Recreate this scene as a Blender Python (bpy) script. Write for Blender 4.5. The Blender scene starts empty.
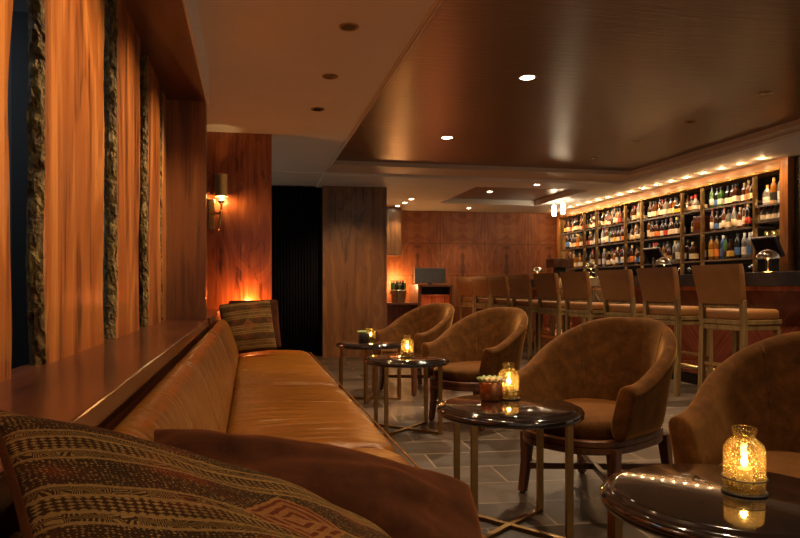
import bpy, bmesh, math, random
from mathutils import Vector, Matrix, Euler, noise
random.seed(7)
PI = math.pi
sc = bpy.context.scene
COL = sc.collection

# ------------------------------------------------------------------ node helpers
class NT:
    def __init__(s, name):
        s.m = bpy.data.materials.new(name); s.m.use_nodes = True
        s.t = s.m.node_tree; s.t.nodes.clear()
        s.out = s.n('ShaderNodeOutputMaterial')
    def n(s, typ, **kw):
        nd = s.t.nodes.new(typ)
        for k, v in kw.items():
            setattr(nd, k, v)
        return nd
    def l(s, a, b): s.t.links.new(a, b)
    def math(s, op, a, b=None, c=None):
        nd = s.n('ShaderNodeMath', operation=op)
        for i, v in enumerate((a, b, c)):
            if v is None: continue
            if isinstance(v, (int, float)): nd.inputs[i].default_value = v
            else: s.l(v, nd.inputs[i])
        return nd.outputs[0]
    def ramp(s, fac, stops, interp='LINEAR'):
        nd = s.n('ShaderNodeValToRGB'); cr = nd.color_ramp; cr.interpolation = interp
        while len(cr.elements) < len(stops): cr.elements.new(0.5)
        for e, (p, c) in zip(cr.elements, stops):
            e.position = p; e.color = (c[0], c[1], c[2], 1)
        s.l(fac, nd.inputs[0]); return nd.outputs[0]
    def mix(s, fac, a, b, typ='MIX'):
        nd = s.n('ShaderNodeMix', data_type='RGBA', blend_type=typ)
        for i, v in ((0, fac), (6, a), (7, b)):
            if isinstance(v, (int, float)): nd.inputs[i].default_value = v
            elif isinstance(v, tuple): nd.inputs[i].default_value = (v[0], v[1], v[2], 1)
            else: s.l(v, nd.inputs[i])
        return nd.outputs[2]
    def noise(s, vec, scale, detail=4, rough=.55, dist=0):
        nd = s.n('ShaderNodeTexNoise')
        nd.inputs['Scale'].default_value = scale; nd.inputs['Detail'].default_value = detail
        nd.inputs['Roughness'].default_value = rough; nd.inputs['Distortion'].default_value = dist
        if vec is not None: s.l(vec, nd.inputs['Vector'])
        return nd.outputs['Fac']
    def mapv(s, vec, scale=(1, 1, 1), loc=(0, 0, 0), rot=(0, 0, 0)):
        nd = s.n('ShaderNodeMapping')
        nd.inputs['Scale'].default_value = scale; nd.inputs['Location'].default_value = loc
        nd.inputs['Rotation'].default_value = rot
        s.l(vec, nd.inputs['Vector']); return nd.outputs[0]
    def bump(s, h, strength=.2, dist=.01):
        nd = s.n('ShaderNodeBump'); nd.inputs['Strength'].default_value = strength
        nd.inputs['Distance'].default_value = dist
        s.l(h, nd.inputs['Height']); return nd.outputs[0]
    def bsdf(s, color=None, rough=.5, metal=0, spec=.5, coat=0, coat_rough=.1, sheen=0, normal=None, **kw):
        b = s.n('ShaderNodeBsdfPrincipled')
        for key, v in (('Base Color', color), ('Roughness', rough), ('Metallic', metal), ('Specular IOR Level', spec),
                       ('Coat Weight', coat), ('Coat Roughness', coat_rough), ('Sheen Weight', sheen), ('Normal', normal)):
            if v is None: continue
            if isinstance(v, tuple): b.inputs[key].default_value = (v[0], v[1], v[2], 1)
            elif isinstance(v, (int, float)): b.inputs[key].default_value = v
            else: s.l(v, b.inputs[key])
        for k, v in kw.items():
            if isinstance(v, tuple): b.inputs[k].default_value = (v[0], v[1], v[2], 1)
            else: b.inputs[k].default_value = v
        s.l(b.outputs[0], s.out.inputs[0]); s.b = b
        return s.m

def simple(name, color, rough=.5, metal=0, var=.15, nscale=30, bumpk=0, **kw):
    t = NT(name); tc = t.n('ShaderNodeTexCoord').outputs['Object']
    f = t.noise(tc, nscale, 3)
    c = t.ramp(f, [(.3, tuple(v * (1 - var) for v in color)), (.7, tuple(min(1, v * (1 + var)) for v in color))])
    nm = t.bump(f, bumpk, .004) if bumpk else None
    return t.bsdf(c, rough, metal, normal=nm, **kw)

def wood(name, cols, across='Y', grain='Z', bands=5., dist=5., stretch=.12, streak=.35, rough=.3, coat=.3, coat_rough=.12, seams=None, mirror=0., rnd=True):
    """cols: dark, mid, light. figured veneer running along `grain`."""
    t = NT(name)
    tc = t.n('ShaderNodeTexCoord').outputs['Object']
    sp = t.n('ShaderNodeSeparateXYZ'); t.l(tc, sp.inputs[0])
    third = [a for a in 'XYZ' if a not in (across, grain)][0]
    a, g, d = sp.outputs[across], sp.outputs[grain], sp.outputs[third]
    if mirror:
        a = t.math('PINGPONG', a, mirror)
    if rnd:
        oi = t.n('ShaderNodeObjectInfo').outputs['Random']
        off = t.math('MULTIPLY', oi, 37.)
        a2 = t.math('ADD', a, off)
    else: a2 = a
    cb = t.n('ShaderNodeCombineXYZ'); t.l(a2, cb.inputs[0]); t.l(t.math('MULTIPLY', g, stretch), cb.inputs[1]); t.l(t.math('MULTIPLY', d, .5), cb.inputs[2])
    v = cb.outputs[0]
    big = t.noise(v, bands * .42, 3, .5, dist * .08)
    rings = t.math('SINE', t.math('MULTIPLY', big, 46.))
    rings2 = t.math('SINE', t.math('MULTIPLY', big, 150.))
    cb2 = t.n('ShaderNodeCombineXYZ'); t.l(a2, cb2.inputs[0]); t.l(t.math('MULTIPLY', g, .03), cb2.inputs[1]); t.l(d, cb2.inputs[2])
    st = t.noise(cb2.outputs[0], 90, 3, .6)
    st2 = t.noise(cb2.outputs[0], 14, 3, .6)
    fac = t.math('ADD', t.math('MULTIPLY', rings, .085), t.math('MULTIPLY', rings2, .03))
    fac = t.math('ADD', fac, t.math('MULTIPLY', t.math('SUBTRACT', st, .5), streak * 1.1))
    fac = t.math('ADD', fac, t.math('MULTIPLY', t.math('SUBTRACT', st2, .5), .55))
    fac = t.math('ADD', fac, t.math('ADD', t.math('MULTIPLY', t.math('SUBTRACT', big, .5), .5), .5))
    fac = t.math('MULTIPLY_ADD', fac, 1.22, -.10)
    c = t.ramp(fac, [(.28, cols[0]), (.45, cols[1]), (.56, cols[1]), (.74, cols[2])])
    crot = t.noise(v, 9, 5, .7, 2.)
    c = t.mix(t.math('MULTIPLY', t.math('GREATER_THAN', crot, .64), .45), c, tuple(x * .45 for x in cols[0]))
    if seams:
        for (src, period, wd) in seams:
            md = t.math('PINGPONG', sp.outputs[src], period / 2)
            c = t.mix(t.math('MULTIPLY', t.math('LESS_THAN', md, wd), .6), c, tuple(x * .35 for x in cols[0]))
    nm = t.bump(st, .06, .002)
    return t.bsdf(c, rough, 0, .5, coat, coat_rough, normal=nm)

def emission(name, color, strength):
    t = NT(name); e = t.n('ShaderNodeEmission')
    e.inputs[0].default_value = (*color, 1); e.inputs[1].default_value = strength
    t.l(e.outputs[0], t.out.inputs[0]); return t.m

M = {}
M['slab'] = wood('slab wood', ((.05, .012, .003), (.34, .098, .018), (.58, .21, .045)), 'Y', 'Z', 4.5, 6, .16, .55, .28, .6, .2)
M['endpanel'] = wood('end panel wood', ((.12, .042, .012), (.24, .085, .022), (.33, .135, .04)), 'X', 'Z', 6, 3, .10, .4, .35, .25, .2)
M['sconcewood'] = wood('sconce wall wood', ((.08, .02, .006), (.33, .085, .022), (.50, .155, .04)), 'X', 'Z', 7, 7, .22, .35, .3, .35, .15, rnd=False)
M['panelwood'] = wood('dark walnut panel', ((.075, .032, .012), (.17, .075, .026), (.24, .115, .042)), 'X', 'Z', 6, 5, .25, .3, .35, .25, .2, rnd=False)
M['backwood'] = wood('back wall veneer', ((.10, .026, .008), (.24, .068, .020), (.32, .11, .032)), 'X', 'Z', 6, 6, .35, .4, .5, .0, .2,
                     seams=(('Z', .62, .006), ('X', .9, .004)), mirror=.45, rnd=False)
M['soffit'] = wood('soffit wood', ((.05, .016, .006), (.095, .031, .011), (.13, .046, .017)), 'X', 'Y', 4, 4, .1, .3, .4, .15, .3)
M['ledge'] = wood('ledge wood', ((.035, .009, .003), (.075, .020, .006), (.12, .035, .010)), 'X', 'Y', 4, 4, .1, .35, .30, .35, .12)
M['oak'] = wood('weathered oak', ((.10, .056, .018), (.19, .115, .038), (.28, .175, .066)), 'X', 'Z', 8, 3, .1, .5, .5, .05, .3)
M['darkwood'] = wood('dark chair wood', ((.05, .016, .006), (.10, .034, .012), (.15, .05, .018)), 'X', 'Z', 8, 3, .1, .4, .35, .3, .2)
M['barframe'] = wood('bar frame wood', ((.22, .075, .018), (.42, .17, .045), (.55, .25, .075)), 'X', 'Z', 6, 4, .1, .4, .35, .3, .2)
M['lintel'] = wood('lintel wood', ((.22, .085, .022), (.40, .19, .06), (.55, .29, .10)), 'Z', 'Y', 6, 3, .1, .4, .4, .2, .2)
M['redpanel'] = wood('red console wood', ((.22, .05, .014), (.42, .10, .028), (.55, .16, .05)), 'X', 'Z', 8, 3, .1, .6, .35, .3, .2)

def leather(name, col, wr=.25, rough=.3):
    t = NT(name); tc = t.n('ShaderNodeTexCoord').outputs['Object']
    v = t.mapv(tc, (1.9, 9, 3))
    f = t.noise(v, 1.5, 1, .4, .5)
    p = t.noise(tc, 260, 2)
    big = t.noise(tc, 3, 3)
    c = t.ramp(big, [(.36, tuple(x * .90 for x in col)), (.64, tuple(min(1, x * 1.08) for x in col))])
    wm = t.noise(tc, 2.2, 2)
    h = t.math('ADD', t.math('MULTIPLY', f, t.math('MULTIPLY_ADD', wm, 2.2, -.4)), t.math('MULTIPLY', p, .03))
    return t.bsdf(c, rough, 0, .45, .0, .2, normal=t.bump(h, wr, .06))
M['leather'] = leather('caramel leather', (.205, .074, .0062), .75, .28)
M['stoolleather'] = simple('saddle leather', (.22, .092, .026), .42, var=.08, nscale=8, coat=.0)
def velvet(name, col, rim):
    t = NT(name); tc = t.n('ShaderNodeTexCoord').outputs['Object']
    f = t.noise(tc, 16, 6, .7, .4); f2 = t.noise(tc, 220, 2)
    c = t.ramp(f, [(.32, tuple(x * .6 for x in col)), (.52, col), (.70, tuple(min(1, x * 1.55) for x in col))])
    m = t.bsdf(c, .85, 0, .08, sheen=.75, normal=t.bump(f2, .15, .002))
    t.b.inputs['Sheen Roughness'].default_value = .38
    t.b.inputs['Sheen Tint'].default_value = (*rim, 1)
    return m
M['velvet'] = velvet('tobacco velvet', (.080, .031, .0072), (.75, .38, .12))
M['pillowvelvet'] = velvet('rust velvet', (.042, .0125, .0040), (.4, .14, .045))
M['black'] = simple('black lacquer', (.012, .008, .007), .10, var=.2, coat=1.0, coat_rough=.04)
M['blackmatt'] = simple('black matt', (.012, .011, .011), .5)
M['stone'] = simple('black stone', (.014, .012, .013), .22, var=.4, nscale=12)
M['bronze'] = simple('antique bronze', (.38, .23, .085), .33, 1, var=.12, nscale=20)
M['brass'] = simple('brass', (.75, .47, .18), .22, 1, var=.06)
M['satinbrass'] = simple('satin brass', (.72, .46, .18), .42, 1, var=.06)
M['chrome'] = simple('chrome', (.75, .68, .60), .10, 1, var=.03)
M['copper'] = simple('copper', (.55, .22, .09), .30, 1, var=.3, nscale=60, bumpk=.4)
M['plaster'] = simple('ceiling plaster', (.72, .67, .62), .65, var=.03, nscale=3, spec=.3)
M['plastertrim'] = simple('trim plaster', (.60, .47, .36), .5, var=.03, nscale=3)
M['darkwall'] = simple('dark olive wall', (.05, .04, .022), .6, var=.25, nscale=14)
M['graywall'] = simple('cool gray wall', (.10, .105, .10), .6, var=.06, nscale=2)
M['grayfloor'] = simple('cool gray floor', (.08, .09, .11), .5)
M['backdark'] = simple('dark shelf back', (.014, .009, .006), .8, spec=.1)
M['glassshelf'] = simple('shelf edge', (.16, .14, .13), .2, .2, spec=.6)
M['postbronze'] = simple('bronze post', (.30, .19, .07), .38, 1, var=.1)
M['wax'] = simple('candle wax', (.20, .135, .06), .4, var=.03)
M['flame'] = emission('candle flame', (1, .56, .20), 170)
M['lampglow'] = emission('lamp glow', (1, .66, .32), 14)
M['bulb'] = emission('warm bulb', (1, .60, .24), 110)
M['downlit'] = emission('downlight glow', (1, .80, .52), 22)
M['tinylit'] = emission('shelf spot glow', (1, .76, .46), 25)
M['tubelit'] = emission('lit glass tube', (1, .80, .52), 14)
M['succulent'] = simple('succulent leaf', (.30, .36, .12), .45, var=.35, nscale=40)
M['cream'] = simple('cream petal', (.72, .55, .28), .5, var=.15, nscale=40)
M['screen'] = simple('black screen', (.02, .024, .03), .08, var=.1)
M['graymetal'] = simple('grey casing', (.10, .10, .105), .35, .3)
M['steel'] = simple('bucket steel', (.45, .38, .30), .18, 1, var=.05)

def mk_tray():
    t = NT('brushed dark ceiling'); tc = t.n('ShaderNodeTexCoord').outputs['Object']
    v = t.mapv(tc, (1.2, 9, 1)); f = t.noise(v, 3, 6, .65, .4)
    b = t.noise(tc, .9, 3)
    c = t.ramp(b, [(.3, (.15, .092, .054)), (.7, (.23, .142, .082))])
    c = t.mix(t.math('MULTIPLY', f, .5), c, (.30, .19, .11))
    return t.bsdf(c, .30, .65, .5, normal=t.bump(f, .35, .012))
M['tray'] = mk_tray()

def mk_slate():
    t = NT('slate tiles'); tc = t.n('ShaderNodeTexCoord').outputs['Object']
    v = t.mapv(tc, (1, 1, 1), (.1, .13, 0), (0, 0, math.radians(3)))
    b = t.n('ShaderNodeTexBrick'); t.l(v, b.inputs['Vector'])
    b.inputs['Color1'].default_value = (.042, .030, .021, 1); b.inputs['Color2'].default_value = (.125, .092, .066, 1)
    b.inputs['Mortar'].default_value = (.26, .20, .14, 1)
    b.inputs['Scale'].default_value = 1; b.inputs['Mortar Size'].default_value = .006
    b.inputs['Brick Width'].default_value = .62; b.inputs['Row Height'].default_value = .31; b.inputs['Bias'].default_value = -.1
    n1 = t.noise(tc, 5, 7, .65, .4)
    c = t.mix(.55, b.outputs['Color'], t.ramp(n1, [(.3, (.35, .33, .31)), (.7, (1, .96, .9))]), 'MULTIPLY')
    h = t.math('ADD', t.math('MULTIPLY', n1, .6), t.math('MULTIPLY', b.outputs['Fac'], -.5))
    r = t.math('ADD', t.math('MULTIPLY', n1, .3), .22)
    return t.bsdf(c, r, 0, .5, normal=t.bump(h, .35, .01))
M['slate'] = mk_slate()

def mk_bark():
    t = NT('bark edge'); tc = t.n('ShaderNodeTexCoord').outputs['Object']
    v = t.mapv(tc, (1, 1, .55)); f = t.noise(v, 34, 8, .72, 1.5); g = t.noise(v, 9, 4, .6)
    c = t.ramp(f, [(.34, (.018, .011, .004)), (.48, (.16, .105, .024)), (.58, (.38, .26, .065)), (.72, (.58, .43, .15))])
    c = t.mix(t.math('MULTIPLY', g, .6), c, (.16, .06, .018))
    return t.bsdf(c, .6, 0, .25, .0, .2, normal=t.bump(f, 1.0, .03))
M['bark'] = mk_bark()

def mk_chevron():
    t = NT('chevron veneer'); tc = t.n('ShaderNodeTexCoord').outputs['Object']
    sp = t.n('ShaderNodeSeparateXYZ'); t.l(tc, sp.inputs[0])
    pp = t.math('PINGPONG', sp.outputs['Y'], .45)
    u = t.math('ADD', sp.outputs['Z'], pp)
    w = t.math('SUBTRACT', sp.outputs['Z'], pp)
    cb = t.n('ShaderNodeCombineXYZ'); t.l(u, cb.inputs[0]); t.l(t.math('MULTIPLY', w, .06), cb.inputs[1])
    f = t.noise(cb.outputs[0], 28, 4, .6); g = t.noise(cb.outputs[0], 5, 3)
    s = t.math('ADD', t.math('MULTIPLY', f, .6), t.math('MULTIPLY', g, .5))
    c = t.ramp(s, [(.35, (.055, .012, .007)), (.55, (.14, .030, .014)), (.75, (.24, .062, .025))])
    c = t.mix(t.math('MULTIPLY', t.math('LESS_THAN', t.math('PINGPONG', sp.outputs['Y'], .45), .004), .7), c, (.03, .008, .004))
    return t.bsdf(c, .25, 0, .5, .4, .12)
M['chevron'] = mk_chevron()

def mk_curtain():
    t = NT('navy curtain'); tc = t.n('ShaderNodeTexCoord').outputs['Object']
    f = t.noise(t.mapv(tc, (60, 60, 2)), 3, 3)
    c = t.ramp(f, [(.3, (.003, .003, .006)), (.7, (.010, .010, .018))])
    return t.bsdf(c, .8, 0, .2)
M['curtain'] = mk_curtain()

def mk_amber():
    t = NT('seeded amber glass'); tc = t.n('ShaderNodeTexCoord').outputs['Object']
    tr = t.n('ShaderNodeBsdfTransparent'); tr.inputs[0].default_value = (.93, .86, .62, 1)
    gl = t.n('ShaderNodeBsdfGlossy'); gl.inputs[0].default_value = (1, .9, .7, 1); gl.inputs[1].default_value = .06
    tl = t.n('ShaderNodeBsdfTranslucent'); tl.inputs[0].default_value = (.85, .68, .34, 1)
    vo = t.n('ShaderNodeTexVoronoi'); vo.inputs['Scale'].default_value = 140; t.l(tc, vo.inputs['Vector'])
    sp = t.math('LESS_THAN', vo.outputs['Distance'], .20)
    nz = t.noise(tc, 40, 3)
    lw = t.n('ShaderNodeLayerWeight'); lw.inputs[0].default_value = .35
    nm = t.bump(t.noise(tc, 70, 3), .3, .003)
    t.l(nm, gl.inputs['Normal']); t.l(nm, lw.inputs['Normal'])
    m1 = t.n('ShaderNodeMixShader'); t.l(t.math('ADD', t.math('MULTIPLY', sp, .65), .03), m1.inputs[0]); t.l(tr.outputs[0], m1.inputs[1]); t.l(tl.outputs[0], m1.inputs[2])
    m2 = t.n('ShaderNodeMixShader'); t.l(t.math('MULTIPLY', lw.outputs['Fresnel'], .6), m2.inputs[0]); t.l(m1.outputs[0], m2.inputs[1]); t.l(gl.outputs[0], m2.inputs[2])
    t.l(m2.outputs[0], t.out.inputs[0]); return t.m
M['amber'] = mk_amber()
def mk_clear(name, tint):
    t = NT(name)
    tr = t.n('ShaderNodeBsdfTransparent'); tr.inputs[0].default_value = (*tint, 1)
    gl = t.n('ShaderNodeBsdfGlossy'); gl.inputs[1].default_value = .04
    lw = t.n('ShaderNodeLayerWeight'); lw.inputs[0].default_value = .45
    m2 = t.n('ShaderNodeMixShader'); t.l(lw.outputs['Fresnel'], m2.inputs[0]); t.l(tr.outputs[0], m2.inputs[1]); t.l(gl.outputs[0], m2.inputs[2])
    t.l(m2.outputs[0], t.out.inputs[0]); return t.m
M['clear'] = mk_clear('clear glass', (.86, .85, .82))

def mk_kilim():
    t = NT('kilim pattern'); uv0 = t.n('ShaderNodeTexCoord').outputs['UV']
    nv = t.n('ShaderNodeTexNoise'); nv.inputs['Scale'].default_value = 40; t.l(uv0, nv.inputs['Vector'])
    va = t.n('ShaderNodeVectorMath', operation='MULTIPLY_ADD'); t.l(nv.outputs['Color'], va.inputs[0]); va.inputs[1].default_value = (.012, .012, 0); t.l(uv0, va.inputs[2])
    uv = va.outputs[0]
    sp = t.n('ShaderNodeSeparateXYZ'); t.l(uv, sp.inputs[0]); U, V = sp.outputs[0], sp.outputs[1]
    def pp(x, k): return t.math('PINGPONG', t.math('MULTIPLY', x, k), 1.)
    # band layout along V
    band = pp(V, 7.)                      # 0..1..0 repeated
    # lozenge row
    a = t.math('ABSOLUTE', t.math('SUBTRACT', pp(U, 66.), .5)); b = t.math('ABSOLUTE', t.math('SUBTRACT', pp(V, 76.), .5))
    loz = t.math('LESS_THAN', t.math('ADD', a, b), .42)
    # small chequered leaf scatter
    vo = t.n('ShaderNodeTexVoronoi', feature='F1', distance='MANHATTAN'); vo.inputs['Scale'].default_value = 116; vo.inputs['Randomness'].default_value = .35
    t.l(uv, vo.inputs['Vector'])
    leaf = t.math('LESS_THAN', vo.outputs['Distance'], .42)
    # scrolls
    vo2 = t.n('ShaderNodeTexVoronoi', feature='DISTANCE_TO_EDGE'); vo2.inputs['Scale'].default_value = 34; vo2.inputs['Randomness'].default_value = .5
    t.l(uv, vo2.inputs['Vector'])
    scroll = t.math('GREATER_THAN', t.math('PINGPONG', t.math('MULTIPLY', vo2.outputs['Distance'], 8.), .5), .30)
    m1 = t.math('LESS_THAN', band, .48); m2 = t.math('GREATER_THAN', band, .76)
    mask = t.math('ADD', t.math('MULTIPLY', m1, leaf), t.math('MULTIPLY', m2, loz))
    mid = t.math('SUBTRACT', 1., t.math('ADD', m1, m2))
    mask = t.math('ADD', mask, t.math('MULTIPLY', mid, scroll))
    # centre medallion
    du = t.math('MULTIPLY', t.math('SUBTRACT', U, .5), 1.); dv = t.math('SUBTRACT', V, .5)
    rr = t.math('ADD', t.math('ABSOLUTE', du), t.math('ABSOLUTE', dv))
    med = t.math('LESS_THAN', rr, .12)
    medp = t.math('GREATER_THAN', t.math('PINGPONG', t.math('MULTIPLY', rr, 30.), .5), .22)
    mask = t.mix(med, mask, medp)
    lines = t.math('LESS_THAN', t.math('ABSOLUTE', t.math('SUBTRACT', band, .48)), .035)
    lines2 = t.math('LESS_THAN', t.math('ABSOLUTE', t.math('SUBTRACT', band, .76)), .035)
    nz = t.noise(uv, 9, 3); weave = t.noise(t.mapv(uv, (1, 3, 1)), 130, 2)
    gold = t.ramp(nz, [(.3, (.20, .115, .034)), (.7, (.38, .235, .075))])
    ground = t.ramp(t.noise(uv, 5, 2), [(.42, (.040, .021, .009)), (.56, (.060, .022, .010)), (.66, (.14, .028, .012))])
    c = t.mix(mask, ground, gold)
    c = t.mix(t.math('MULTIPLY', t.math('ADD', lines, lines2), .8), c, (.34, .20, .07))
    c = t.mix(t.math('MULTIPLY', med, .35), c, (.30, .05, .02))
    c = t.mix(.55, c, t.ramp(weave, [(.35, (.3, .3, .3)), (.65, (1, 1, 1))]), 'MULTIPLY')
    return t.bsdf(c, .9, 0, .1, sheen=.0, normal=t.bump(weave, .35, .003))
M['kilim'] = mk_kilim()

# ------------------------------------------------------------------ mesh helpers
def setp(o, label=None, cat=None, group=None, kind=None):
    if label: o['label'] = label
    if cat: o['category'] = cat
    if group: o['group'] = group
    if kind: o['kind'] = kind
    return o
def thing(name, label, cat, loc=(0, 0, 0), rz=0, group=None):
    o = bpy.data.objects.new(name, None); COL.objects.link(o); o.empty_display_size = .1
    o.location = loc; o.rotation_euler = (0, 0, rz)
    return setp(o, label, cat, group)
def obj(name, bm, mats, parent=None, smooth=False, sub=0, loc=None):
    me = bpy.data.meshes.new(name); bmesh.ops.recalc_face_normals(bm, faces=bm.faces[:])
    bm.to_mesh(me); bm.free()
    for m in (mats if isinstance(mats, (list, tuple)) else [mats]): me.materials.append(M[m] if isinstance(m, str) else m)
    if smooth:
        for p in me.polygons: p.use_smooth = True
    o = bpy.data.objects.new(name, me); COL.objects.link(o)
    if parent is not None: o.parent = parent
    if loc: o.location = loc
    if sub:
        md = o.modifiers.new('sub', 'SUBSURF'); md.levels = sub; md.render_levels = sub
    return o
def struct(name, bm, m, **kw):
    return setp(obj(name, bm, m, **kw), kind='structure')
def B(): return bmesh.new()
def box(bm, lo, hi, bev=0, seg=2, mi=0, mat=None):
    lo = Vector(lo); hi = Vector(hi); c = (lo + hi) / 2; s = hi - lo
    r = bmesh.ops.create_cube(bm, size=1, matrix=Matrix.Translation(c) @ Matrix.Diagonal((s.x, s.y, s.z, 1)))
    vs = r['verts']
    if mat is not None: bmesh.ops.transform(bm, matrix=mat, verts=vs)
    fs = set(f for v in vs for f in v.link_faces)
    for f in fs: f.material_index = mi
    if bev:
        es = list(set(e for v in vs for e in v.link_edges))
        r2 = bmesh.ops.bevel(bm, geom=es, offset=bev, segments=seg, affect='EDGES', profile=.5)
        for f in r2['faces']: f.material_index = mi
    return bm
def lathe(bm, prof, seg=32, mi=0, c=(0, 0, 0), sx=1, sy=1):
    """prof: (r, z[, mi])"""
    rings = []
    for p in prof:
        r, z = p[0], p[1]
        if r < 1e-6: rings.append([bm.verts.new((c[0], c[1], c[2] + z))])
        else: rings.append([bm.verts.new((c[0] + sx * r * math.cos(2 * PI * i / seg), c[1] + sy * r * math.sin(2 * PI * i / seg), c[2] + z)) for i in range(seg)])
    for k in range(len(rings) - 1):
        a, b = rings[k], rings[k + 1]; m = prof[k + 1][2] if len(prof[k + 1]) > 2 else mi
        for i in range(seg):
            j = (i + 1) % seg
            if len(a) == 1 and len(b) == 1: continue
            if len(a) == 1: f = bm.faces.new((a[0], b[i], b[j]))
            elif len(b) == 1: f = bm.faces.new((a[i], a[j], b[0]))
            else: f = bm.faces.new((a[i], a[j], b[j], b[i]))
            f.material_index = m
    return bm
def tube(bm, pts, r, seg=10, mi=0):
    pts = [Vector(p) for p in pts]; rings = []
    for k, p in enumerate(pts):
        d = (pts[min(k + 1, len(pts) - 1)] - pts[max(k - 1, 0)]).normalized()
        u = d.cross(Vector((0, 0, 1)))
        if u.length < 1e-3: u = d.cross(Vector((0, 1, 0)))
        u.normalize(); v = d.cross(u)
        rr = r[k] if isinstance(r, (list, tuple)) else r
        rings.append([bm.verts.new(p + rr * (u * math.cos(2 * PI * i / seg) + v * math.sin(2 * PI * i / seg))) for i in range(seg)])
    for a, b in zip(rings, rings[1:]):
        for i in range(seg):
            f = bm.faces.new((a[i], a[(i + 1) % seg], b[(i + 1) % seg], b[i])); f.material_index = mi
    for rg in (rings[0], rings[-1]):
        f = bm.faces.new(rg); f.material_index = mi
    return bm
def bar(bm, a, b, w, h, bev=.002, up=(0, 0, 1)):
    """rectangular bar from a to b, width w, height h, optionally tapered (w,h tuples)"""
    a = Vector(a); b = Vector(b); d = (b - a).normalized(); up = Vector(up)
    if abs(d.dot(up)) > .95: up = Vector((0, 1, 0))
    x = d.cross(up).normalized(); y = x.cross(d)
    w2 = w if isinstance(w, tuple) else (w, w); h2 = h if isinstance(h, tuple) else (h, h)
    v = []
    for p, ww, hh in ((a, w2[0], h2[0]), (b, w2[1], h2[1])):
        for sx, sy in ((-1, -1), (1, -1), (1, 1), (-1, 1)):
            v.append(bm.verts.new(p + x * sx * ww / 2 + y * sy * hh / 2))
    fs = [(0, 1, 2, 3), (7, 6, 5, 4), (0, 4, 5, 1), (1, 5, 6, 2), (2, 6, 7, 3), (3, 7, 4, 0)]
    for f in fs: bm.faces.new([v[i] for i in f])
    if bev:
        es = list(set(e for q in v for e in q.link_edges))
        bmesh.ops.bevel(bm, geom=es, offset=bev, segments=2, affect='EDGES', profile=.5)
    return bm
def quadgrid(bm, rows, closed=False, mi=0):
    """rows: list of lists of Vector; faces between"""
    vs = [[bm.verts.new(p) for p in r] for r in rows]
    n = len(vs[0])
    for a, b in zip(vs, vs[1:]):
        for i in range(n if closed else n - 1):
            j = (i + 1) % n
            f = bm.faces.new((a[i], a[j], b[j], b[i])); f.material_index = mi
    return vs
def dup(root, loc, rz=None, label=None):
    r = root.copy(); COL.objects.link(r); r.location = loc
    if rz is not None: r.rotation_euler = (0, 0, rz)
    if label: r['label'] = label
    for ch in list(root.children):
        c = ch.copy(); COL.objects.link(c); c.parent = r
        for g in list(ch.children):
            q = g.copy(); COL.objects.link(q); q.parent = c
    return r
def smoothstep(x):
    x = max(0, min(1, x)); return x * x * (3 - 2 * x)

CZ = 2.48     # main ceiling
TZ = 2.57     # dark tray
# ------------------------------------------------------------------ setting
struct('floor', box(B(), (-.85, -1.0, -.1), (7.6, 12.6, 0)), 'slate')
bm = B()
box(bm, (-.85, -1.0, CZ), (.955, 6.43, CZ + .12))                 # above the bench
box(bm, (-1.6, 6.43, CZ + .03), (.955, 8.62, CZ + .12))            # over the dark recess
box(bm, (-1.6, 8.62, CZ + .02), (.955, 12.6, CZ + .12))
box(bm, (.955, 8.62, CZ), (3.25, 12.6, CZ + .12))
box(bm, (3.25, 8.62, CZ), (7.6, 9.2, CZ + .12))
box(bm, (3.25, 11.1, CZ), (7.6, 12.6, CZ + .12))
box(bm, (5.03, 9.2, CZ), (7.6, 11.1, CZ + .12))
box(bm, (5.20, -1.0, CZ), (7.6, 8.62, CZ + .12))
struct('ceiling', bm, 'plaster')
bm = B()
box(bm, (.955, -1.0, TZ), (5.01, 8.06, TZ + .05))
box(bm, (3.25, 9.2, TZ), (5.03, 11.1, TZ + .05))
struct('ceiling_tray', bm, 'tray')
bm = B()                                                           # stepped rim of the tray
box(bm, (.955, 8.06, CZ + .035), (5.20, 8.62, TZ + .05))
box(bm, (5.01, -1.0, CZ + .035), (5.20, 8.06, TZ + .05))
struct('trim_1', bm, 'plastertrim')
bm = B()
box(bm, (.938, -1.0, CZ - .006), (.957, 6.43, CZ + .0), .002)
box(bm, (.957, -1.0, CZ - .012), (.972, 8.05, CZ + .06), .002)
struct('trim_2', bm, 'plastertrim')
# walls
struct('wall_back', box(B(), (-1.6, 12.25, 0), (7.6, 12.45, CZ + .1)), 'backwood')
struct('wall_sconce', box(B(), (-1.6, 6.43, 0), (.205, 6.62, CZ + .03)), 'sconcewood')
struct('wall_panel', box(B(), (1.035, 9.52, 0), (1.98, 12.25, CZ + .02)), 'panelwood')
struct('wall_recess', box(B(), (-1.6, 9.9, 0), (1.035, 10.05, CZ + .02)), 'blackmatt')
struct('wall_right', box(B(), (6.01, 6.2, 0), (7.6, 6.41, CZ)), 'darkwall')
struct('wall_bar', box(B(), (6.30, 6.41, 0), (6.45, 12.25, CZ)), 'backdark')
struct('wall_left', box(B(), (-3.0, -1.0, 0), (-2.85, 6.43, 2.7)), 'graywall')
bm = B(); box(bm, (-2.85, -1.0, -.1), (-.85, 6.43, -.005)); struct('floor_left', bm, 'grayfloor')
struct('wall_left_near', box(B(), (-2.85, -1.1, 0), (-.58, -1.0, 2.7)), 'graywall')
struct('wall_left_far', box(B(), (-2.85, 3.4, 0), (-.60, 3.5, 2.7)), 'graywall')
struct('trim_6', box(B(), (-1.10, 3.36, 0), (-.95, 3.40, 2.3)), 'blackmatt')
struct('ceiling_left', box(B(), (-2.85, -1.0, 2.6), (-.85, 6.43, 2.7)), 'graywall')
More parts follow.
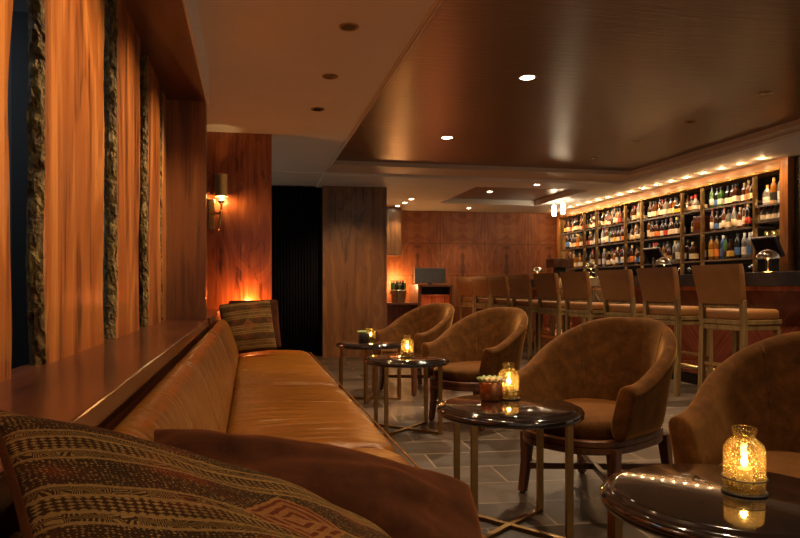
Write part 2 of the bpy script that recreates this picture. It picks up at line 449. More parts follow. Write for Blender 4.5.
struct('trim_3', box(B(), (-.58, -.6, 2.2), (-.28, 4.37, CZ)), 'soffit')
struct('trim_5', box(B(), (-.28, -.6, 2.205), (-.268, 4.52, CZ)), 'plaster')
struct('trim_4', box(B(), (-.58, 4.37, 0), (-.28, 4.52, CZ)), 'endpanel')
struct('baseboard_back', box(B(), (1.93, 12.22, 0), (6.2, 12.25, .1)), 'darkwood')

# navy curtain in the dark recess
bm = B(); rows = []
for z in (0.02, 1.2, CZ + .005):
    r = []
    for i in range(121):
        x = .16 + i * (1.03 - .16) / 120
        r.append(Vector((x, 9.72 + .022 * math.sin(i * 2 * PI / 6) + .006 * math.sin(i * .9), z)))
    rows.append(r)
quadgrid(bm, rows)
o = obj('curtain', bm, 'curtain', smooth=True)
md = o.modifiers.new('solid', 'SOLIDIFY'); md.thickness = .006
setp(o, 'dark navy full-height curtain hanging in the recess beside the walnut panel', 'curtain')

# ------------------------------------------------------------------ live-edge slabs
def slab(y0, y1, seed, label, z0=.80, z1=2.2, xf=-.52, th=.048):
    rnd = random.Random(seed); t = thing('live_edge_slab', label, 'wood slab', ((xf - th / 2), (y0 + y1) / 2, z0), 0, 'live-edge slabs standing on the ledge')
    t['kind'] = 'thing'
    ym = (y0 + y1) / 2; n = 44
    ph = [rnd.uniform(0, 6.28) for _ in range(8)]
    def edge(z, k):
        return .021 * math.sin(z * 3.1 + ph[k]) + .015 * math.sin(z * 6.7 + ph[k + 1]) + .004 * math.sin(z * 17 + ph[k + 2])
    bm = B(); L = []; R = []
    for i in range(n + 1):
        z = (z1 - z0) * i / n
        L.append((y0 - ym + edge(z, 0) * min(1, (y1 - y0) / .35), z)); R.append((y1 - ym + edge(z, 4) * min(1, (y1 - y0) / .35), z))
    hx = th / 2
    def ring(i, e):
        # profile around the board: bevelled front edge, bulging bark on both sides
        l, z = L[i]; r, _ = R[i]
        j1 = .010 * noise.noise(Vector((seed, z * 9, 0))); j2 = .010 * noise.noise(Vector((seed, z * 9, 7)))
        return [Vector((hx, l + .006, z)), Vector((hx, r - .006, z)), Vector((hx - .006, r, z)), Vector((0, r + .010 + j1, z)), Vector((-hx, r - .004, z)),
                Vector((-hx, l + .004, z)), Vector((0, l - .010 + j2, z)), Vector((hx - .006, l, z))]
    vs = quadgrid(bm, [ring(i, 0) for i in range(n + 1)], closed=True)
    bm.faces.new(vs[0]); bm.faces.new(vs[-1])
    bm.normal_update()
    # bark strips are a part of their own
    body = obj('board', bm, 'slab', t)
    for side in (0, 1):
        bm = B(); rows = []
        for i in range(n * 3 + 1):
            f = i / 3; k = min(int(f), n - 1); a = f - k; z = (z1 - z0) * f / n
            e = (L if side == 0 else R); y = e[k][0] * (1 - a) + e[k + 1][0] * a; s = -1 if side == 0 else 1
            r = []
            for q in range(7):
                u = q / 6; x = hx - .005 - u * (th - .006)
                b = .004 + .013 * math.sin(PI * u) + .010 * (noise.noise(Vector((seed * 3 + side, z * 26, u * 3.5))) + .6 * noise.noise(Vector((seed, z * 60, u * 9 + side))))
                r.append(Vector((x, y + s * max(.001, b), z)))
            rows.append(r)
        quadgrid(bm, rows)
        o = obj('bark_edge', bm, 'bark', t, smooth=False); o['label'] = 'rough mottled bark edge'
        md = o.modifiers.new('solid', 'SOLIDIFY'); md.thickness = .006; md.offset = -1
    return t
slab(.62, 1.60, 3, 'orange figured timber slab nearest the camera, cut by the photo\'s left edge')
slab(1.865, 2.545, 11, 'widest fully visible timber slab, with bark edge beside the dark gap')
slab(2.775, 3.33, 23, 'narrower timber slab second from the end panel of the row')
slab(3.60, 4.06, 31, 'narrow timber slab standing just before the last dark bark strip')
slab(4.20, 4.352, 41, 'thin last timber slab touching the flat end panel')

# ------------------------------------------------------------------ ledge
t = thing('wooden_ledge', 'long polished reddish-brown ledge running behind the leather banquette', 'ledge', (0, 0, 0))
bm = B(); box(bm, (-.58, -.6, .755), (-.262, 4.37, .80), .004); obj('top', bm, 'ledge', t)
bm = B(); box(bm, (-.58, -.6, 0), (-.275, 4.37, .755)); obj('fascia', bm, 'ledge', t)
t2 = thing('wooden_ledge', 'far stretch of ledge beyond the flat end panel, behind the bench corner', 'ledge', (0, 0, 0))
bm = B(); box(bm, (-.58, 4.52, .0), (-.275, 6.43, .755)); obj('fascia', bm, 'ledge', t2)
bm = B(); box(bm, (-.58, 4.52, .755), (-.262, 6.43, .80), .004); obj('top', bm, 'ledge', t2)

# ------------------------------------------------------------------ banquette
t = thing('banquette', 'long caramel leather banquette along the left ledge with smooth cushions', 'bench', (0, 0, 0))
SEAMS = [-.8, .80, 2.40, 4.0, 5.55, 6.22]
SEAMS = [-.8, .80, 2.40, 4.0, 6.22]
def extr(prof, y0, y1, ny, fn):
    rows = []
    for k in range(ny + 1):
        f = k / ny; rows.append([fn(Vector((p[0], y0 + (y1 - y0) * f, p[1])), i, f) for i, p in enumerate(prof)])
    bm = B(); vs = quadgrid(bm, rows, closed=True); bm.faces.new(vs[0]); bm.faces.new(vs[-1]); return bm
seatprof = [(-.11, .26), (-.11, .40), (-.07, .418), (.05, .428), (.20, .430), (.35, .428), (.46, .423), (.52, .410), (.553, .385), (.560, .35), (.552, .28), (.50, .26)]
backprof = [(-.10, .36), (-.085, .44), (-.105, .52), (-.135, .60), (-.155, .655), (-.172, .70), (-.192, .728), (-.22, .742), (-.248, .742), (-.262, .725), (-.268, .60), (-.268, .36)]
for a, b in zip(SEAMS, SEAMS[1:]):
    def fn(p, i, f):
        e = min(f, 1 - f) * (b - a); k = smoothstep(e / .05)
        if 1 <= i <= 10:
            p.z -= .024 * (1 - k) * (1 if i < 9 else .4)
            if i >= 7: p.x -= .030 * (1 - smoothstep(e / .10))
        return p
    o = obj('seat_cushion', extr(seatprof, a + .002, b - .002, 60, fn), 'leather', t, smooth=True, sub=1)
    def fn2(p, i, f):
        e = min(f, 1 - f) * (b - a); k = smoothstep(e / .05)
        if 1 <= i <= 8:
            p.x -= .013 * (1 - k); p.z -= .008 * (1 - k) if i > 5 else 0
        return p
    obj('back_cushion', extr(backprof, a + .001, b - .001, 60, fn2), 'leather', t, smooth=True, sub=1)
bm = B(); box(bm, (-.26, -.8, .0), (.50, 6.2, .262)); obj('base', bm, 'darkwood', t)
bm = B(); tube(bm, [(.553, -.8 + i * .1, .398) for i in range(71)], .004, 6); obj('piping', bm, 'leather', t, smooth=True)

# ------------------------------------------------------------------ pillows
def pillow_mesh(w, h, th, seed, n=28, pinch=.10, crush=.0, fold=.012):
    bm = B(); uvl = bm.loops.layers.uv.new('UVMap')
    def P(u, v, s):
        x = u * w / 2 * (1 - pinch * (1 - abs(v) ** 2.2) * abs(u) ** 3 * .6)
        y = v * h / 2 * (1 - pinch * (1 - abs(u) ** 2.2) * abs(v) ** 3 * .6)
        k = max(0., (1 - abs(u) ** 2.3) * (1 - abs(v) ** 2.3)) ** .55
        z = s * th / 2 * k
        rc = 1 - .045 * (abs(u) * abs(v)) ** 3; x *= rc; y *= rc
        z += fold * k * noise.noise(Vector((u * 2.1 + seed, v * 2.1, s))) * 1.6 + fold * .4 * k * noise.noise(Vector((u * 6 + seed, v * 6, s)))
        z -= crush * k * math.exp(-((u) ** 2 + (v - .9) ** 2) / .3) * 0
        return Vector((x, y, z))
    g = {}
    for s in (1, -1):
        for i in range(n + 1):
            for j in range(n + 1):
                u = math.sin((i / n * 2 - 1) * PI / 2) * .5 + (i / n * 2 - 1) * .5; v = math.sin((j / n * 2 - 1) * PI / 2) * .5 + (j / n * 2 - 1) * .5
                if s == -1 and (i in (0, n) or j in (0, n)): g[(s, i, j)] = g[(1, i, j)]
                else: g[(s, i, j)] = (bm.verts.new(P(u, v, s)), (u + 1) / 2, (v + 1) / 2)
    for s in (1, -1):
        for i in range(n):
            for j in range(n):
                q = [g[(s, i, j)], g[(s, i + 1, j)], g[(s, i + 1, j + 1)], g[(s, i, j + 1)]]
                if s == -1: q.reverse()
                f = bm.faces.new([x[0] for x in q])
                for lp, x in zip(f.loops, q): lp[uvl].uv = (x[1], x[2])
    return bm
def edge_cord(w, h, pinch=.10, n=20):
    pts = []
    for k in range(4):
        for i in range(n):
            u = -1 + 2 * i / n
            a, b = [(u, -1), (1, u), (-u, 1), (-1, -u)][k]
            x = a * w / 2 * (1 - pinch * (1 - abs(b) ** 2.2) * abs(a) ** 3 * .6); y = b * h / 2 * (1 - pinch * (1 - abs(a) ** 2.2) * abs(b) ** 3 * .6)
            rc = .992 - .045 * (abs(a) * abs(b)) ** 3 - .02 * (abs(a) * abs(b)) ** 12; x *= rc; y *= rc
            pts.append((x, y, 0))
    pts.append(pts[0]); return pts
def basis(xa, ya):
    x = Vector(xa).normalized(); y = Vector(ya); y = (y - x * y.dot(x)).normalized(); z = x.cross(y)
    return Matrix((x, y, z)).transposed()
def pillow(label, w, h, th, loc, xa, ya, mat, cord, seed, group='scatter cushions on the banquette', fold=.012):
    t = thing('throw_pillow', label, 'pillow', loc, 0, group)
    t.rotation_euler = basis(xa, ya).to_euler()
    obj('cover', pillow_mesh(w, h, th, seed, fold=fold), mat, t, smooth=True, sub=1)
    bm = B(); tube(bm, edge_cord(w, h), .0042, 6); obj('piping', bm, cord, t, smooth=True)
    return t
# big near pair
pillow('gold-and-brown woven patterned pillow lying nearest the camera', .64, .48, .10, (.034, .768, .688), (.76, .43, -.40), (-.5, .8, .25), 'kilim', 'pillowvelvet', 3)
pillow('plain rust-brown velvet pillow slumped behind the near patterned one', .76, .44, .23, (.100, 1.215, .545), (.97, -.02, -.20), (0, .85, .45), 'pillowvelvet', 'pillowvelvet', 8, fold=.032)
# far pair
pillow('gold patterned square pillow propped at the far bench end', .45, .46, .14, (-.015, 5.66, .672), (.98, .10, .10), (-.30, .28, .9), 'kilim', 'kilim', 14)
pillow('plain rust pillow behind the far patterned pillow', .45, .46, .12, (.04, 5.86, .685), (.98, .12, .02), (-.20, .30, .9), 'pillowvelvet', 'pillowvelvet', 19)

# ------------------------------------------------------------------ tub chairs
def make_chair(label, loc, rz):
    t = thing('tub_chair', label, 'chair', loc, rz, 'brown velvet tub chairs')
    # U-shaped shell
    a, bk, fr = .268, .275, -.265
    pl = [(-a, fr + i * (0 - fr) / 8) for i in range(8)] + [(-a * math.cos(i * PI / 24), bk * math.sin(i * PI / 24)) for i in range(25)] + [(a, -i * (0 - fr) / 8) for i in range(1, 9)]
    n = len(pl); rows = []
    S = [0]
    for p, q in zip(pl, pl[1:]): S.append(S[-1] + math.hypot(q[0] - p[0], q[1] - p[1]))
    tot = S[-1]
    def ring(k, grow=0., fwd=0.):
        x, y = pl[k]; p0 = pl[max(k - 1, 0)]; p1 = pl[min(k + 1, n - 1)]
        tx, ty = p1[0] - p0[0], p1[1] - p0[1]; ln = math.hypot(tx, ty); tx /= ln; ty /= ln
        nx, ny = -ty, tx                                    # outward on the left
        s = min(S[k], tot - S[k]) / (tot / 2)
        h = .585 + .265 * smoothstep((s - .06) / .86)
        T = .084 - .018 * smoothstep((s - .2) / .5) + grow
        fl = .070 * (h - .33) / .5
        bb = .33
        def pt(off, z): return Vector((x + nx * off, y + ny * off - fwd, z))
        def fo(z): return .075 * max(0, (z - bb)) / .5
        o = T * .42
        R = T / 2
        top = h
        pts = [pt(o, bb), pt(o + fo(.42), .42), pt(o + fo(.52), .5 + (h - .585) * .3), pt(o + fo(h - .05) + .004, h - .055), pt(o + fo(h) + .002, h - .022)]
        pts += [pt(fo(h) + R * .42, h - .003 + grow), pt(fo(h) - R * .25, h + .001 + grow), pt(fo(h) - R * .85, h - .016)]
        pts += [pt(fo(h) - R * 1.12, h - .045), pt(fo(.52) - R * 1.05, .5 + (h - .585) * .3), pt(-R * .98, .42), pt(-R * .9, bb)]
        return pts
    bm = B()
    rr = [ring(k) for k in range(n)]
    def endring(k, amt, sgn):
        base = ring(k); c = sum(base, Vector()) / len(base)
        return [Vector((c.x + (p.x - c.x) * (1 - amt), p.y - .012 * amt * 3, c.z + (p.z - c.z) * (1 - amt * .35))) for p in base]
    rr = [endring(0, .35, 0), endring(0, .10, 0)] + rr + [endring(n - 1, .10, 0), endring(n - 1, .35, 0)]
    vs = quadgrid(bm, rr, closed=True); bm.faces.new(vs[0]); bm.faces.new(vs[-1])
    sh = obj('backrest', bm, 'velvet', t, smooth=True, sub=1)
    # seams where the back meets the arms
    for sgn in (-1, 1):
        k = 8 + 6 if sgn < 0 else 8 + 18
        pts = ring(k)[7:12]; bm = B(); tube(bm, [p + Vector((0, 0, 0)) for p in pts], .0028, 6)
        obj('seam', bm, 'velvet', sh, smooth=True)
    # seat outline (D with bowed front)
    def outline(sc_, m=48):
        o = []
        for i in range(m):
            ang = 2 * PI * i / m; c, s = math.cos(ang), math.sin(ang)
            ex = 2 / 3.2
            x = .252 * math.copysign(abs(c) ** ex, c); y = .285 * math.copysign(abs(s) ** ex, s) - .02
            if s < 0: y -= .055 * (1 - (x / .26) ** 2)
            o.append((x * sc_, (y + .02) * sc_ - .02))
        return o
    bm = B(); rows = []
    for sc_, z in ((.93, .325), (.985, .335), (1.0, .36), (1.005, .385), (.985, .407), (.93, .420), (.75, .430), (.4, .434), (.05, .435)):
        rows.append([Vector((x, y, z)) for x, y in outline(sc_)])
    vs = quadgrid(bm, rows, closed=True); bm.faces.new(vs[0]); bm.faces.new(vs[-1])
    obj('seat', bm, 'velvet', t, smooth=True, sub=1)
    bm = B(); rows = []
    for sc_, z in ((.9, .275), (1.06, .275), (1.07, .28), (1.07, .302), (1.055, .306), (1.075, .310), (1.075, .332), (1.06, .337), (.9, .337)):
        rows.append([Vector((x, y, z)) for x, y in outline(sc_)])
    vs = quadgrid(bm, rows, closed=True); bm.faces.new(vs[0]); bm.faces.new(vs[-1])
    obj('seat_rail', bm, 'darkwood', t, smooth=False)
    for sx, sy in ((-1, -1), (1, -1), (1, 1), (-1, 1)):
        bm = B(); top = Vector((sx * .228, sy * .232 - .005, .30)); bot = Vector((sx * .245, sy * (.252 if sy < 0 else .275), 0.008))
        mid = top.lerp(bot, .5) + Vector((-sx * .004, -sy * .004, 0))
        bar(bm, bot, mid, (.034, .040), (.034, .040), .003); bar(bm, mid, top, (.040, .052), (.040, .052), .003)
        lg = obj('leg', bm, 'darkwood', t)
        bm = B(); lathe(bm, [(0, 0), (.013, 0), (.013, .01), (0, .01)], 12, c=(bot.x, bot.y, 0)); obj('glide', bm, 'blackmatt', lg)
    for q in (1, -1):
        bm = B(); bar(bm, (-.235, -q * .245, .135), (.235, q * .255, .135), .026, .030, .003); obj('stretcher', bm, 'darkwood', t)
    return t
CR = math.radians(-60)
ch = make_chair('velvet tub chair between the near candle table and the one with a planter', (1.65, 2.95, 0), CR)
dup(ch, (1.755, 1.80, 0), CR, 'largest velvet tub chair, cut off by the right edge behind the near table')
dup(ch, (1.69, 4.74, 0), CR, 'velvet tub chair directly behind the succulent planter, third from the right')
dup(ch, (1.60, 6.27, 0), math.radians(-62), 'farthest velvet tub chair, in front of the ice bucket console')

# ------------------------------------------------------------------ cocktail tables
def make_table(label, loc, rz):
    t = thing('cocktail_table', label, 'table', loc, rz, 'round black cocktail tables')
    pr = [(0, .515), (.262, .515), (.272, .513), (.276, .508), (.284, .5065), (.294, .503), (.3005, .495), (.303, .486), (.301, .477), (.295, .471), (.284, .4685), (.0, .4685)]
    tp = obj('tabletop', lathe(B(), pr, 72), 'black', t, smooth=True)
    tp.data.set_sharp_from_angle(angle=math.radians(50))
    h = .188
    for sx, sy in ((-1, -1), (1, -1), (1, 1), (-1, 1)):
        bm = B(); box(bm, (sx * h - .013, sy * h - .013, .0), (sx * h + .013, sy * h + .013, .4685), .0015); obj('leg', bm, 'bronze', t)
    for q in (1, -1):
        bm = B(); bar(bm, (-h, -q * h, .008), (h, q * h, .008), .026, .015 if q > 0 else .0146, .001); obj('cross_bar', bm, 'bronze', t)
    return t
TB = make_table('round black table with a planter and candle, in the middle of the row', (1.066, 2.607, 0), math.radians(-7.5))
dup(TB, (1.125, 1.375, 0), math.radians(18), 'nearest round black table, cut by the lower right corner')
dup(TB, (1.089, 4.537, 0), 0, 'round black table with a lone candle, behind the planter table')
dup(TB, (1.062, 5.856, 0), math.radians(27), 'farthest round black table, in front of the walnut panel')

# ------------------------------------------------------------------ candle jars
def make_jar(label, loc):
    t = thing('candle_jar', label, 'candle', loc, 0, 'amber glass candle jars on the tables'); t.scale = (.90, .90, .90)
    k = 1.0
    outer = [(.0, .004), (.040, .004), (.048, .010), (.0505, .020), (.0505, .105), (.049, .118), (.043, .131), (.033, .140), (.0275, .144), (.026, .148), (.028, .152), (.030, .160), (.0305, .168), (.029, .172), (.027, .170), (.0265, .160), (.0235, .149), (.030, .141), (.040, .130), (.0465, .116), (.048, .104), (.048, .022), (.044, .012), (0, .010)]
    j = obj('jar', lathe(B(), outer, 40), 'amber', t, smooth=True)
    obj('base_dish', lathe(B(), [(0, 0), (.054, 0), (.056, .003), (.054, .006), (.051, .004), (0, .0038)], 40), 'blackmatt', t, smooth=True)
    bm = B(); tube(bm, [(.0535 * math.cos(a * PI / 20), .0535 * math.sin(a * PI / 20), .040) for a in range(41)], .0022, 6); obj('wire_ring', bm, 'blackmatt', t, smooth=True)
    cup = obj('candle', lathe(B(), [(0, .012), (.017, .012), (.0185, .016), (.0185, .060), (.017, .064), (.012, .062), (0, .060)], 28), 'wax', t, smooth=True)
    obj('flame', lathe(B(), [(0, .068), (.0055, .072), (.0080, .080), (.0065, .089), (.0028, .098), (0, .104)], 14), 'flame', cup, smooth=True)
    return t
J = make_jar('largest amber glass candle jar, on the near table at lower right', (1.152, 1.375, .5155))
dup(J, (1.115, 2.735, .5155), 0, 'lit amber candle jar right of the succulent planter')
dup(J, (1.082, 4.50, .5155), 0, 'lit amber candle jar alone on the middle-distance table')
# squat votive on the far table
t = thing('votive_candle', 'squat glowing glass votive on the farthest black table', 'candle', (1.075, 5.87, .5155), 0)
obj('cup', lathe(B(), [(0, .0), (.04, .0), (.046, .01), (.048, .12), (.045, .122), (.043, .012), (0, .008)], 28), 'amber', t, smooth=True)
cd = obj('candle', lathe(B(), [(0, .010), (.03, .010), (.03, .05), (0, .05)], 20), 'wax', t, smooth=True)
obj('flame', lathe(B(), [(0, .054), (.006, .060), (.007, .07), (.003, .084), (0, .092)], 12), 'flame', cd, smooth=True)

# planters
def planter(label, loc, full=True):
    t = thing('succulent_planter', label, 'planter', loc, 0)
    obj('pot', lathe(B(), [(0, 0), (.044, 0), (.048, .004), (.051, .075), (.049, .079), (.045, .076), (.044, .06), (0, .06)], 36), 'copper' if full else 'blackmatt', t, smooth=True)
    rnd = random.Random(5)
    for k in range(7 if full else 4):
        ang = k * 2 * PI / (6 if full else 4); r = .028 if k < 6 else 0; cx, cy = r * math.cos(ang), r * math.sin(ang)
        bm = B()
        for q in range(11):
            a2 = q * 2.4; ti = .25 + .9 * (1 - q / 11); L = .048 * (.6 + .4 * (1 - q / 11))
            d = Vector((math.sin(ti) * math.cos(a2), math.sin(ti) * math.sin(a2), math.cos(ti)))
            b0 = Vector((cx, cy, .072)); tube(bm, [b0, b0 + d * L * .4, b0 + d * L * .75, b0 + d * L], [.004, .0095, .008, .001], 6)
        obj('succulent', bm, 'cream' if k in (4, 5) and full else 'succulent', t, smooth=True)
    return t
planter('hammered copper pot of pale green succulents left of the candle jar', (1.028, 2.715, .5155))
planter('small dark pot beside the votive on the farthest table', (1.005, 5.86, .5155), False)

# ------------------------------------------------------------------ bar stools
def make_stool(label, loc, rz):
    t = thing('bar_stool', label, 'bar stool', loc, rz, 'leather bar stools along the counter')
    w, d = .220, .215
    bm = B(); box(bm, (-w + .004, -d + .004, .725), (w - .004, d - .03, .825), .034, 4)
    obj('seat', bm, 'stoolleather', t, smooth=True)
    bm = B(); box(bm, (-w, -d, .700), (w, d, .738), .004); box(bm, (-w + .008, -d + .008, .652), (w - .008, d - .008, .698), .004)
    obj('seat_rail', bm, 'oak', t)
    for sx in (-1, 1):
        bm = B(); bar(bm, (sx * (w - .02), -d + .022, 0), (sx * (w - .024), -d + .024, .655), .042, .042, .003); obj('leg', bm, 'oak', t)
        bm = B(); bar(bm, (sx * (w - .02), d - .002, 0), (sx * (w - .022), d - .022, .67), .044, .044, .003); bar(bm, (sx * (w - .022), d - .022, .67), (sx * (w - .022), d - .008, .90), .044, .040, .003); obj('leg', bm, 'oak', t)
    bm = B(); box(bm, (-w + .03, d - .035, .835), (w - .03, d - .005, .862), .003); obj('back_rail', bm, 'oak', t)
    # back pad, wider at the top, leaning
    bm = B(); rows = []
    for i in range(9):
        f = i / 8; z = .868 + .325 * f; hw = .212 + .026 * f; y = d - .012 + .055 * f + .012 * f * f; th = .030
        e = 1 if 0 < i < 8 else .75
        rows.append([Vector((sx_ * hw * (1 if 0 < i < 8 else .99), y + sy_ * th * e + yb, z)) for sx_, sy_, yb in ((-.97, -1, 0), (-.5, -1.1, .0), (0, -1.15, .0), (.5, -1.1, .0), (.97, -1, 0), (1, -.6, 0), (1, .6, 0), (.97, 1, 0), (.5, 1.05, 0), (0, 1.1, 0), (-.5, 1.05, 0), (-.97, 1, 0), (-1, .6, 0), (-1, -.6, 0))])
    vs = quadgrid(bm, rows, closed=True); bm.faces.new(vs[0]); bm.faces.new(vs[-1])
    bk = obj('backrest', bm, 'stoolleather', t, smooth=True)
    bk.data.set_sharp_from_angle(angle=math.radians(50))
    z = .36
    for a, b, nm in (((-w + .04, -d + .022, z), (w - .04, -d + .022, z), 'footrest'), ((-w + .04, d - .012, z), (w - .04, d - .012, z), 'stretcher'), ((-w + .022, -d + .03, z - .02), (-w + .022, d - .02, z - .02), 'stretcher'), ((w - .022, -d + .03, z - .02), (w - .022, d - .02, z - .02), 'stretcher')):
        bm = B(); bar(bm, a, b, .022, .028, .002); obj(nm, bm, 'brass', t)
    return t
SY = [4.90, 5.72, 6.46, 7.36, 8.13, 9.02, 9.84, 10.66, 11.48]
ordn = ['nearest', 'second', 'third', 'fourth', 'fifth', 'sixth', 'seventh', 'eighth']
st = None
for i, y in enumerate(SY):
    lab = ('nearest brown leather bar stool, largest of the row at the right end' if i == 0 else
           'farthest brown leather bar stool, at the console end of the row' if i == 8 else
           '%s brown leather bar stool counting from the near right end of the row' % ordn[i])
    rz = math.radians([101, 100, 101, 103, 101, 102, 103, 105, 106][i])
    if st is None: st = make_stool(lab, (4.06, y, 0), rz)
    else: dup(st, (4.06, y, 0), rz, lab)

# ------------------------------------------------------------------ bar
t = thing('bar_counter', 'long bar with black stone top and dark red chevron wood front', 'bar', (0, 0, 0))
BY0, BY1 = 2.2, 11.9
bm = B(); box(bm, (4.42, BY0, 1.015), (5.05, BY1, 1.14), .004); obj('countertop', bm, 'stone', t)
bm = B(); box(bm, (4.455, BY0, .975), (5.0, BY1 - .02, 1.015), .002); obj('trim_strip', bm, 'redpanel', t)
bm = B(); box(bm, (4.50, BY0, .12), (4.98, BY1 - .05, .975)); obj('front_panel', bm, 'chevron', t)
bm = B(); box(bm, (4.56, BY0, .0), (4.98, BY1 - .05, .12)); obj('plinth', bm, 'blackmatt', t)
bm = B(); tube(bm, [(4.40, BY0 + .2, .20), (4.40, BY1 - .1, .20)], .025, 12)
for k in range(9): tube(bm, [(4.40, 2.7 + k * 1.1, .2), (4.505, 2.7 + k * 1.1, .2)], .012, 8)
obj('foot_rail', bm, 'brass', t, smooth=True)

# back bar unit
t = thing('back_bar', 'tall wood-framed back bar shelving filled with bottles', 'shelving', (0, 0, 0))
POST = [11.97, 11.06, 10.63, 9.72, 9.27, 8.30, 7.88, 6.94, 6.53]
SH = [2.055, 1.745, 1.37]
bm = B(); box(bm, (6.25, 6.53, .0), (6.29, 11.99, 2.40)); obj('back_panel', bm, 'backdark', t)
bm = B(); box(bm, (5.93, 6.415, .0), (6.29, 6.53, CZ - .005), .003); obj('end_post', bm, 'barframe', t)
bm = B(); box(bm, (5.93, 11.97, .0), (6.29, 12.10, CZ - .005), .003); obj('end_post', bm, 'barframe', t)
bm = B(); box(bm, (5.93, 6.53, 2.365), (6.29, 11.97, CZ - .005), .003); obj('lintel', bm, 'lintel', t)
bm = B(); box(bm, (5.915, 6.53, 2.345), (5.945, 11.97, 2.375), .003); obj('brass_rail', bm, 'brass', t)
bm = B(); box(bm, (5.70, 6.415, 0), (6.25, 12.0, 1.06)); obj('cabinet_base', bm, 'darkwood', t)
bm = B(); box(bm, (5.66, 6.415, 1.06), (6.25, 12.1, 1.09), .003); obj('worktop', bm, 'stone', t)
for y in POST:
    bm = B(); box(bm, (5.94, y - .017, 1.09), (5.985, y + .017, 2.365), .002); obj('post', bm, 'postbronze', t)
for b in range(8):
    y1, y0 = POST[b] - .017, POST[b + 1] + .017
    for z in (SH if b < 7 else [1.98, 1.79, 1.61]):
        bm = B(); box(bm, (5.955, y0, z - .022), (6.25, y1, z)); obj('shelf', bm, 'glassshelf', t)

# bottles
BC = {'amber': (.10, .030, .006), 'dark brown': (.035, .012, .006), 'green': (.035, .10, .025), 'black': (.008, .007, .007), 'clear': (.20, .19, .17), 'red': (.12, .012, .008), 'golden': (.24, .095, .012), 'blue': (.03, .09, .25)}
LC = {'cream': (.82, .68, .44), 'white': (.80, .74, .64), 'yellow': (.75, .48, .08), 'orange': (.72, .22, .04), 'red': (.50, .05, .03), 'blue': (.06, .16, .42), 'black': (.02, .018, .016), 'tan': (.45, .28, .12)}
CC = {'black': (.015, .013, .012), 'gold': (.55, .36, .10), 'red': (.35, .03, .02), 'white': (.7, .64, .55)}
for k, c in BC.items(): M['glass_' + k] = simple(k + ' bottle glass', c, .08, var=.05, coat=.5, coat_rough=.03)
for k, c in LC.items(): M['label_' + k] = simple(k + ' bottle label', c, .55, var=.10, nscale=60)
for k, c in CC.items(): M['cap_' + k] = simple(k + ' bottle cap', c, .35, var=.05)
SHAPES = {
    'slim': (.034, .19, .30, .0125, 'round'), 'round': (.042, .16, .27, .014, 'round'), 'tall': (.038, .215, .315, .014, 'round'),
    'square': (.040, .155, .255, .015, 'square'), 'squat': (.052, .115, .225, .016, 'round'), 'flask': (.058, .15, .245, .015, 'flat')}
bcache = {}
def bottle_mesh(shape, g, l, c):
    key = (shape, g, l, c)
    if key in bcache: return bcache[key]
    R, hs, H, rn, typ = SHAPES[shape]
    la, lb = .22 * hs, .66 * hs
    pr = [(0, 0), (R * .9, 0, 0), (R, .008, 0), (R, la, 0), (R * 1.012, la + .0005, 0), (R * 1.012, lb, 1), (R, lb + .0005, 0), (R, hs * .95, 0), (R * .86, hs + .018, 0), (rn * 1.25, hs + .05, 0), (rn, hs + .06, 0), (rn, H - .04, 0), (rn * 1.15, H - .04, 2), (rn * 1.15, H, 2), (0, H, 2)]
    bm = B()
    if typ == 'square': lathe(bm, pr, 4); bmesh.ops.rotate(bm, verts=bm.verts[:], cent=(0, 0, 0), matrix=Matrix.Rotation(PI / 4, 3, 'Z')); bmesh.ops.scale(bm, vec=(1.12, 1.12, 1), verts=bm.verts[:])
    elif typ == 'flat': lathe(bm, pr, 18, sx=.55, sy=1)
    else: lathe(bm, pr, 14)
    bmesh.ops.recalc_face_normals(bm, faces=bm.faces[:])
    me = bpy.data.meshes.new('bottle'); bm.to_mesh(me); bm.free()
    for m in ('glass_' + g, 'label_' + l, 'cap_' + c): me.materials.append(M[m])
    if typ != 'square':
        for p in me.polygons: p.use_smooth = True
        me.set_sharp_from_angle(angle=math.radians(40))
    bcache[key] = me; return me
nth = ['first', 'second', 'third', 'fourth', 'fifth', 'sixth', 'seventh', 'eighth', 'ninth', 'tenth', 'eleventh']
shelfname = ['top shelf', 'middle shelf', 'lower shelf']
rb = random.Random(21)
palette = ['amber'] * 5 + ['dark brown'] * 7 + ['black'] * 4 + ['golden'] * 2 + ['green'] + ['clear'] * 3
lpal = ['cream'] * 8 + ['white'] * 10 + ['tan'] * 2 + ['yellow', 'black', 'red', 'orange', 'blue']
def put_bottle(shape, g, l, c, y, z, x, label, grp):
    o = bpy.data.objects.new('bottle', bottle_mesh(shape, g, l, c)); COL.objects.link(o)
    o.location = (x, y, z); o.rotation_euler = (0, 0, rb.uniform(-.1, .1))
    setp(o, label, 'bottle', grp)
lastbay = [[('tall', 'golden', 'yellow', 'black'), ('tall', 'golden', 'orange', 'black'), ('tall', 'blue', 'blue', 'white'), ('slim', 'green', 'black', 'black'), ('square', 'dark brown', 'yellow', 'black'), ('tall', 'black', 'blue', 'black'), ('tall', 'clear', 'white', 'white'), ('tall', 'clear', 'blue', 'white'), ('tall', 'clear', 'blue', 'white')]]
